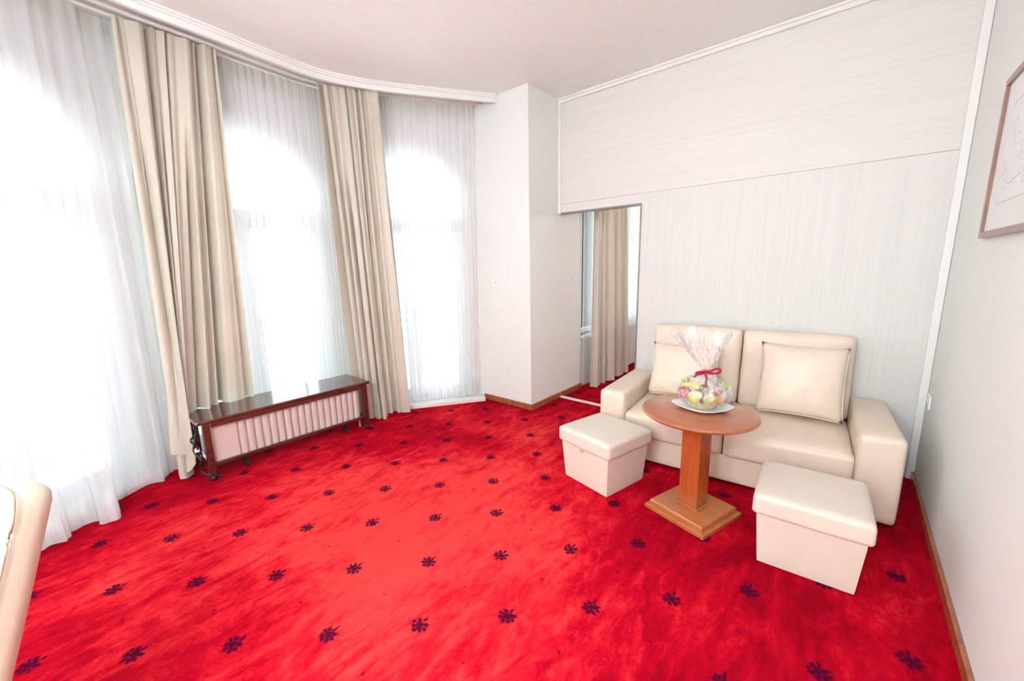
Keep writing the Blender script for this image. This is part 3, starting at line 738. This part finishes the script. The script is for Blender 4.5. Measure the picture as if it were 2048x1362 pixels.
def pillow_bm(w, h, t, seed=0, n=30):
    bm = bmesh.new(); r = random.Random(seed)
    fs = []
    for s in (1, -1):
        g = []
        for i in range(n + 1):
            row = []
            for j in range(n + 1):
                a = -1 + 2 * i / n; b = -1 + 2 * j / n
                # pinched corners, straight sides drawn slightly in
                sx = 1 - .05 * (1 - b * b) * abs(a) ** 3 ; sy = 1 - .05 * (1 - a * a) * abs(b) ** 3
                z = t / 2 * ((1 - abs(a) ** 3.2) * (1 - abs(b) ** 3.2)) ** .48
                x_, y_ = a * sx * w / 2, b * sy * h / 2
                wr = .006 * noise.noise(Vector((a * 3 + seed, b * 3, s))) + .006 * noise.noise(Vector((a * 9, b * 9 + seed, s))) * (abs(a) ** 4 + abs(b) ** 4)
                row.append(bm.verts.new((x_, s * (z + (wr if abs(a) < .99 and abs(b) < .99 else 0)), y_)))
            g.append(row)
        for i in range(n):
            for j in range(n): bm.faces.new((g[i][j], g[i + 1][j], g[i + 1][j + 1], g[i][j + 1]))
    bmesh.ops.remove_doubles(bm, verts=bm.verts[:], dist=1e-5)
    return bm
def place_pillow(label, loc, rot, w, h, t, seed):
    p_ = tag(obj('pillow', pillow_bm(w, h, t, seed), M['leather'], smooth=True), label, 'pillow', 'leather pillows on the sofa')
    p_.location = loc; p_.rotation_euler = rot
    pts = []
    for k in range(81):
        a = 2 * PI * k / 80; ca, sa = math.cos(a), math.sin(a)
        m_ = max(abs(ca), abs(sa)); aa, bb = ca / m_, sa / m_
        sx = 1 - .05 * (1 - bb * bb) * abs(aa) ** 3; sy = 1 - .05 * (1 - aa * aa) * abs(bb) ** 3
        pts.append((aa * sx * w / 2 * 1.005, 0, bb * sy * h / 2 * 1.005))
    obj('piping', tube(pts, .0045, 6), M['leather'], p_, smooth=True)
    return p_
place_pillow('square cream leather pillow upright at the right end of the sofa', (-.205, 3.36, .685), (math.radians(-13), 0, math.radians(3)), .50, .50, .15, 4)
place_pillow('cream leather pillow behind the wrapped fruit gift at the left of the sofa', (-.97, 3.28, .655), (math.radians(-16), 0, math.radians(5)), .50, .43, .15, 9)

# ---------------------------------------------------------------- ottomans
def ottoman(label, loc, rz, seed):
    t = thing('ottoman', label, 'ottoman', loc, rz, 'storage ottomans')
    body = obj('body', softbox(.425, .425, .278, .006, n=6, taper=.905), M['leather2'], t, smooth=True, auto=40); body.location = (0, 0, .003)
    lid = obj('lid', softbox(.462, .462, .105, .022, (.0, .0, .010), n=14, wrinkle=.002, seed=seed), M['leather2'], t, smooth=True, auto=40); lid.location = (0, 0, .276)
    return t
ot = ottoman('cream box ottoman with a lifting lid standing left of the table by the sofa arm', (-1.229, 2.443, 0), math.radians(-13.5), 1)
tab = obj('lid_tab', box_bm((-.015, -.236, .262), (.015, -.229, .28), .002), M['seam'], ot); tab['label'] = 'small dark pull tab'
ottoman('plain cream box ottoman standing in front of the right sofa arm', (-.048, 2.372, 0), math.radians(3.2), 5)

# ---------------------------------------------------------------- round table
tb = thing('side_table', 'round reddish wooden pedestal table with square foot in front of the sofa', 'table', (-.612, 2.411, 0), math.radians(-17.5))
obj('table_top', lathe([(0, .624), (.27, .624), (.302, .630), (.313, .638), (.316, .646), (.311, .654), (.300, .659), (0, .660)], 72), M['top'], tb, smooth=True, auto=35)
obj('column', box_bm((-.060, -.056, .06), (.060, .056, .624), .003), M['col'], tb)
bm = bmesh.new()
def frus(bm, h0, z0, h1, z1):
    a = [bm.verts.new((sx * h0, sy * h0, z0)) for sx, sy in ((-1, -1), (1, -1), (1, 1), (-1, 1))]; b = [bm.verts.new((sx * h1, sy * h1, z1)) for sx, sy in ((-1, -1), (1, -1), (1, 1), (-1, 1))]
    for i in range(4): bm.faces.new((a[i], a[(i + 1) % 4], b[(i + 1) % 4], b[i]))
    bm.faces.new(a[::-1]); bm.faces.new(b)
frus(bm, .197, 0, .197, .020); frus(bm, .197, .020, .188, .026)
obj('foot_slab', bm, M['plinth'], tb)
bm = bmesh.new(); frus(bm, .176, .026, .176, .046); frus(bm, .176, .046, .170, .056)
obj('foot_step', bm, M['plinth'], tb)
obj('collar', box_bm((-.070, -.066, .056), (.070, .066, .064), .002), M['plinth'], tb)

# ---------------------------------------------------------------- plate and fruit gift
PX, PY = -.602, 2.440
ZP = .6605
bm = bmesh.new(); rings = []
for (s, z) in ((0, .004), (.5, .004), (.72, .006), (.9, .013), (1.0, .020), (.985, .023), (.88, .017), (.70, .010), (.5, .008), (0, .008)):
    if s == 0: rings.append([bm.verts.new((0, 0, z))]); continue
    ring = []
    for i in range(64):
        a = 2 * PI * i / 64; ca, sa = math.cos(a), math.sin(a)
        e = 1.55; r_ = (abs(ca) ** e + abs(sa / .86) ** e) ** (-1 / e) * .158
        tip = abs(ca) ** 14 * .012
        ring.append(bm.verts.new((ca * (r_ + tip) * s, sa * r_ * s, z + (abs(ca) ** 10 * .006 if s > .85 else 0))))
    rings.append(ring)
for A_, B_ in zip(rings, rings[1:]):
    for i in range(64):
        j = (i + 1) % 64
        if len(A_) == 1: bm.faces.new((A_[0], B_[j], B_[i]))
        elif len(B_) == 1: bm.faces.new((A_[i], A_[j], B_[0]))
        else: bm.faces.new((A_[i], A_[j], B_[j], B_[i]))
bmesh.ops.recalc_face_normals(bm, faces=bm.faces[:])
pl = tag(obj('plate', bm, M['china'], smooth=True), 'white pointed china plate under the wrapped fruit on the round table', 'plate')
pl.location = (PX, PY, ZP + .001); pl.rotation_euler = (0, 0, math.radians(18))
obj('plate_foot', lathe([(0, .0), (.05, .0), (.052, .0), (.05, .006), (0, .006)], 32), M['china'], pl).location = (0, 0, .0)

zb = ZP + .010
bk = thing('fruit_basket', 'low pale wicker basket holding the wrapped fruit', 'basket', (PX, PY, zb - .002))
obj('bowl', lathe([(0, 0), (.060, 0), (.078, .02), (.088, .045), (.084, .046), (.074, .022), (.058, .006), (0, .006)], 40), M['wicker'], bk, smooth=True)
pts = [(.089 * math.cos(2 * PI * k / 60), .089 * math.sin(2 * PI * k / 60), .047 + .003 * math.sin(k * PI / 1.5)) for k in range(61)]
obj('rim', tube(pts, .005, 6), M['wicker'], bk, smooth=True)

def fruit(name, label, cat, prof, mat, loc, rot=(0, 0, 0), stem=True, seg=28, group='fruit in the basket'):
    f_ = thing(name, label, cat, loc, 0, group); f_.rotation_euler = rot
    obj('skin', lathe(prof, seg), mat, f_, smooth=True)
    if stem: 
        zt = prof[-1][1]; obj('stem', tube([(0, 0, zt - .004), (.002, 0, zt + .006), (.005, 0, zt + .016)], .0018, 5), M['stem'], f_)
    return f_
def apple_prof(r):
    return [(0, -.82 * r), (.25 * r, -.90 * r), (.6 * r, -.75 * r), (.9 * r, -.35 * r), (1.0 * r, .1 * r), (.93 * r, .5 * r), (.68 * r, .82 * r), (.38 * r, .90 * r), (.14 * r, .80 * r), (0, .66 * r)]
def pear_prof(r):
    return [(0, -.9 * r), (.4 * r, -.88 * r), (.85 * r, -.5 * r), (1.0 * r, 0), (.86 * r, .5 * r), (.58 * r, 1.0 * r), (.42 * r, 1.4 * r), (.30 * r, 1.7 * r), (.12 * r, 1.85 * r), (0, 1.8 * r)]
def ball_prof(r, k=1.0):
    return [(r * math.sin(PI * i / 10) if 0 < i < 10 else 0, -r * k * math.cos(PI * i / 10)) for i in range(11)]
fruit('apple', 'red and pink apple at the left of the wrapped fruit basket', 'apple', apple_prof(.036), M['apple'], (PX - .094, PY - .030, zb + .078), (.3, -.4, 0))
fruit('apple', 'yellow apple at the front of the wrapped fruit basket', 'apple', apple_prof(.038), M['yapple'], (PX - .026, PY - .066, zb + .070), (.35, .1, 0))
fruit('pear', 'yellow green pear lying at the front of the wrapped fruit basket', 'pear', pear_prof(.030), M['pear'], (PX + .048, PY - .062, zb + .066), (1.15, 0, .7))
fruit('orange', 'orange at the right of the wrapped fruit basket', 'orange', ball_prof(.036, .95), M['orange'], (PX + .078, PY - .012, zb + .066), stem=False)
fruit('orange', 'orange at the back of the wrapped fruit basket', 'orange', ball_prof(.035, .95), M['orange'], (PX - .03, PY + .062, zb + .066), stem=False)
fruit('kiwi', 'green brown kiwi on top in the wrapped fruit basket', 'kiwi', ball_prof(.024, 1.3), M['kiwi'], (PX + .010, PY - .040, zb + .124), (1.2, 0, 1.2), stem=False)
fruit('apple', 'second yellow apple at the back right of the wrapped fruit basket', 'apple', apple_prof(.034), M['yapple'], (PX + .04, PY + .058, zb + .062))
for k, (dx, lab) in enumerate(((-.052, 'banana curving over the left of the wrapped fruit'), (-.010, 'banana lying across the top middle of the wrapped fruit'))):
    b_ = thing('banana', lab, 'banana', (PX + dx, PY + .002, zb + .108), 0, 'bananas in the basket')
    pts = []; rr = []
    for i in range(15):
        t_ = i / 14; a = -0.9 + 1.8 * t_
        pts.append((.072 * math.sin(a) - .01, -.01 + dx * .5, .055 * math.cos(a) - .03)); rr.append(.015 * (math.sin(PI * (0.08 + .86 * t_)) ** .5) if 0 < i < 14 else .004)
    obj('skin', tube(pts, rr, 8), M['banana'], b_, smooth=True)
    obj('stem', tube([pts[-1], (pts[-1][0] + .008, pts[-1][1], pts[-1][2] - .012)], .003, 5), M['stem'], b_)
def petal_bm(L, w, bend, seed):
    bm = bmesh.new(); g = []
    for i in range(7):
        t_ = i / 6; ww = w * math.sin(PI * (0.08 + .9 * t_)); row = []
        for s in (-1, -.4, .4, 1): row.append(bm.verts.new((s * ww, L * t_, bend * t_ * t_ + .25 * ww * s * s)))
        g.append(row)
    for A_, B_ in zip(g, g[1:]):
        for k in range(3): bm.faces.new((A_[k], A_[k + 1], B_[k + 1], B_[k]))
    return bm
def flower(label, loc, tilt, mat, n=6, L=.045, w=.016, cat='flower', name='flower'):
    f_ = thing(name, label, cat, loc); f_.rotation_euler = tilt
    for k in range(n):
        p_ = obj('petal' if cat == 'flower' else 'leaf', petal_bm(L, w, .02, k), mat, f_, smooth=True); p_.rotation_euler = (.75 - .25 * (k % 2), 0, 2 * PI * k / n)
    obj('flower_centre' if cat == 'flower' else 'stalk', lathe(ball_prof(.008), 10), M['pear'], f_, smooth=True)
    return f_
flower('pink and white flower at the right of the wrapped fruit', (PX + .062, PY - .050, zb + .105), (.5, .3, .2), M['petal'], 7, .050, .018)
flower('pale green leaf sprig at the upper right of the wrapped fruit', (PX + .095, PY - .01, zb + .125), (.2, .5, .4), M['leaf'], 6, .048, .015, 'leaf sprig', 'leaf_sprig')
flower('pale green leaf sprig at the upper left of the wrapped fruit', (PX - .085, PY - .005, zb + .130), (.3, -.5, .1), M['leaf'], 6, .048, .015, 'leaf sprig', 'leaf_sprig')

# cellophane: bag up to the tie, then a crinkled fan
TX, TY, TZ = .012, -.002, .218
bm = bmesh.new(); rings = []; seg = 96
prof = [(.070, .000, 0), (.105, .018, .1), (.142, .055, .2), (.150, .090, .35), (.135, .130, .5), (.095, .170, .8), (.045, .202, 1.0), (.018, .218, .6), (.030, .240, 1.0), (.060, .280, 1.3), (.092, .330, 1.6), (.120, .380, 1.9), (.142, .425, 2.2)]
for (r_, z, cr) in prof:
    k = min(1, z / TZ); ring = []
    for i in range(seg):
        a = 2 * PI * i / seg
        w_ = 1 + .10 * cr * noise.noise(Vector((math.cos(a) * 3.2, math.sin(a) * 3.2, z * 6))) + .07 * cr * math.sin(13 * a + 9 * z)
        zz = z
        if z > .26:
            w_ *= 1; zz += (z - .26) * (.55 * noise.noise(Vector((math.cos(a) * 1.8 + 4, math.sin(a) * 1.8, 1))))
        flat = 1.0 if z < TZ else 1 - .35 * min(1, (z - TZ) / .15)
        x_ = TX * k + r_ * w_ * math.cos(a) - (.045 * max(0, z - TZ) / .2); y_ = TY * k + r_ * w_ * math.sin(a) * flat
        ring.append(bm.verts.new((x_, y_, zz)))
    rings.append(ring)
for A_, B_ in zip(rings, rings[1:]):
    for i in range(seg): bm.faces.new((A_[i], A_[(i + 1) % seg], B_[(i + 1) % seg], B_[i]))
cw_ = tag(obj('cellophane_wrap', bm, M['film'], smooth=True), 'clear crinkled cellophane gathered around the fruit and flaring above the ribbon', 'wrap')
cw_.location = (PX, PY, zb + .001)

# ribbon bow
def band(pts, w, up=Vector((0, 0, 1))):
    bm = bmesh.new(); prev = None; P = smooth_path(pts, 30)
    for i, p in enumerate(P):
        t_ = (P[min(i + 1, 29)] - P[max(i - 1, 0)]).normalized(); n = t_.cross(Vector((0.1, 1, .1))).normalized()
        cur = (bm.verts.new(p + n * w / 2), bm.verts.new(p - n * w / 2))
        if prev: bm.faces.new((prev[0], prev[1], cur[1], cur[0]))
        prev = cur
    ret = bmesh.ops.solidify(bm, geom=bm.faces[:], thickness=.001)
    return bm
rb_ = thing('ribbon_bow', 'crimson satin ribbon bow tied around the neck of the cellophane', 'ribbon', (PX + TX, PY + TY, zb + TZ))
obj('knot', softbox(.032, .040, .024, .009, n=5), M['ribbon'], rb_, smooth=True).location = (0, -.008, -.012)
obj('tie', lathe([(.020, -.006), (.024, 0), (.020, .006)], 24), M['ribbon'], rb_, smooth=True)
obj('loop', band([(0, -.03, 0), (.03, -.045, .014), (.062, -.045, .034), (.080, -.04, .028), (.070, -.04, .008), (.035, -.04, .002), (0, -.03, 0)], .014), M['ribbon'], rb_, smooth=True)
obj('loop', band([(0, -.03, 0), (-.018, -.045, .004), (-.036, -.045, -.002), (-.046, -.04, -.012), (-.030, -.04, -.014), (0, -.03, -.004)], .013), M['ribbon'], rb_, smooth=True)
obj('tail', band([(0, -.035, -.002), (.014, -.055, -.022), (.018, -.072, -.052), (.034, -.10, -.085)], .014), M['ribbon'], rb_, smooth=True)
obj('tail', band([(0, -.035, 0), (-.022, -.05, -.006), (-.044, -.06, -.022), (-.052, -.065, -.030)], .010), M['ribbon'], rb_, smooth=True)

# ---------------------------------------------------------------- chair in the left foreground
ch = thing('dining_chair', 'ivory leather high-back chair cut off at the left edge in front of the sheer curtain', 'chair', (-1.585, -.49, 0), math.radians(20))
def cpart(name, bm, loc, rot=(0, 0, 0), mat=None, auto=40):
    q = obj(name, bm, mat or M['chairleather'], ch, smooth=True, auto=auto); q.location = loc; q.rotation_euler = rot; return q
back = cpart('backrest', softbox(.46, .095, .62, .040, (.0, .006, .004), n=16), (0, .165, .40), (math.radians(-18.5), 0, 0))
pts = []
for k in range(41):
    t_ = k / 40
    if t_ < .35: p = (.2345, -.030, .05 + t_ / .35 * .53)
    elif t_ < .65: 
        a = (t_ - .35) / .3; p = (.232 - a * .464, -.036, .615 if .08 < a < .92 else .60)
    else: p = (-.2345, -.030, .58 - (t_ - .65) / .35 * .53)
    pts.append(p)
obj('piping', tube(smooth_path(pts, 80), .0035, 6), M['seam'], back, smooth=True)
cpart('seat', softbox(.47, .46, .12, .035, (.0, .006, .012), n=14), (0, -.06, .37))
for x_ in (-.2, .2):
    for y_ in (-.25, .15):
        cpart('leg', lathe([(0, 0), (.016, 0), (.024, .375), (0, .375)], 14), (x_, y_, 0), mat=M['bench'])

# ---------------------------------------------------------------- picture, switches, socket
pic = thing('framed_picture', 'faint pencil drawing in a thin brown wooden frame on the right wall', 'picture', (XR, 2.60, 1.596))
PW0, PW1, PH = .355, -.555, .69   # local y extents (far edge, near edge)
fwid, fdep = .028, .024
def pbox(name, lo, hi, mat, bev=.002, par=pic): return obj(name, box_bm(lo, hi, bev), mat, par)
pbox('frame', (-fdep, PW1, 0), (-.001, PW0, fwid), M['pframe'])
pbox('frame', (-fdep, PW1, PH - fwid), (-.001, PW0, PH), M['pframe'])
pbox('frame', (-fdep, PW0 - fwid, fwid), (-.001, PW0, PH - fwid), M['pframe'])
pbox('frame', (-fdep, PW1, fwid), (-.001, PW1 + fwid, PH - fwid), M['pframe'])
pbox('mount', (-.012, PW1 + fwid, fwid), (-.002, PW0 - fwid, PH - fwid), M['mat'], 0)
bm = bmesh.new(); rr = random.Random(4)
def sk(pts, r=.0011): tube([(-.0125, y, z) for y, z in pts], r, 4, bm)
sk([(.19, .14), (-.40, .14), (-.40, .55), (.19, .55), (.19, .14)], .0014)
for k in range(26):
    y, z = rr.uniform(-.35, .16), rr.uniform(.2, .48)
    sk([(y + .03 * math.cos(a / 3 + k) * (1 + .2 * rr.random()), z + .03 * math.sin(a / 3 + k) * (1 + .3 * rr.random())) for a in range(rr.randint(5, 16))])
sk([(.15, .24), (.05, .21), (-.1, .23), (-.36, .20)], .0014)
obj('drawing', bm, M['ink'], pic)

def switch(label, loc, rz):
    s = thing('light_switch', label, 'switch', loc, rz, 'wall switches on the pier')
    obj('plate', box_bm((-.036, -.010, -.04), (.036, -.001, .04), .003), M['trim'], s)
    obj('rocker', box_bm((-.022, -.014, -.026), (.022, -.009, .022), .002), M['trim'], s)
    k = obj('indicator', box_bm((.012, -.018, .014), (.026, -.012, .024), .002), M['edge'], s); k['label'] = 'small dark indicator'
switch('small white switch plate on the window side of the pier', (-2.955, 3.225, 1.335), .014)
switch('small white switch plate on the shaded side of the pier facing the sofa', (-2.485, 3.985, 1.345), PI / 2)
sk_ = thing('wall_socket', 'small white wall socket in the corner beside the right sofa arm', 'socket', (XR, 3.60, .60), -PI / 2)
obj('plate', box_bm((-.04, -.012, -.045), (.04, -.001, .045), .004), M['china'], sk_)
obj('socket_well', lathe([(0, 0), (.018, 0), (.021, .003), (.021, .006), (0, .006)], 20), M['trim'], sk_).rotation_euler = (PI / 2, 0, 0)
sk_.children[1].location = (0, -.0115, 0)

# ---------------------------------------------------------------- unseen fill lamps, added to brighten both rooms
g_ = simple('fill lamp glass', (.9, .88, .84), .4)
p_ = g_.node_tree.nodes['Principled BSDF']; p_.inputs['Emission Color'].default_value = (.86, .98, 1.0, 1); p_.inputs['Emission Strength'].default_value = FILL_GLOW
g2_ = g_.copy(); q_ = g2_.node_tree.nodes['Principled BSDF']; q_.inputs['Emission Color'].default_value = (.95, .90, .84, 1); q_.inputs['Emission Strength'].default_value = FILL_GLOW * .45
for (lx, ly, lab) in ((-.25, -1.0, 'added fill lamp, white glass globe just behind the camera'), (-1.0, -2.2, 'added fill lamp, white glass globe near the rear wall'), (.2, 5.4, 'added fill lamp, white glass globe in the next room')):
    lamp = thing('fill_lamp', lab, 'lamp', (lx, ly, H), 0, 'added fill lamps')
    gm = g_ if ly < 4 else g2_
    obj('globe', lathe([(0, -1.05)] + [(.15 * math.sin(PI * k / 14), -.90 - .15 * math.cos(PI * k / 14)) for k in range(1, 14)] + [(.03, -.752), (0, -.75)], 28), gm, lamp, smooth=True)
    obj('cord', tube([(0, 0, -.02), (0, 0, -.75)], .005, 6), M['dark'], lamp)
    obj('ceiling_rose', lathe([(.05, 0), (.048, -.015), (.03, -.03), (0, -.032)], 24), M['lamp'], lamp, smooth=True)
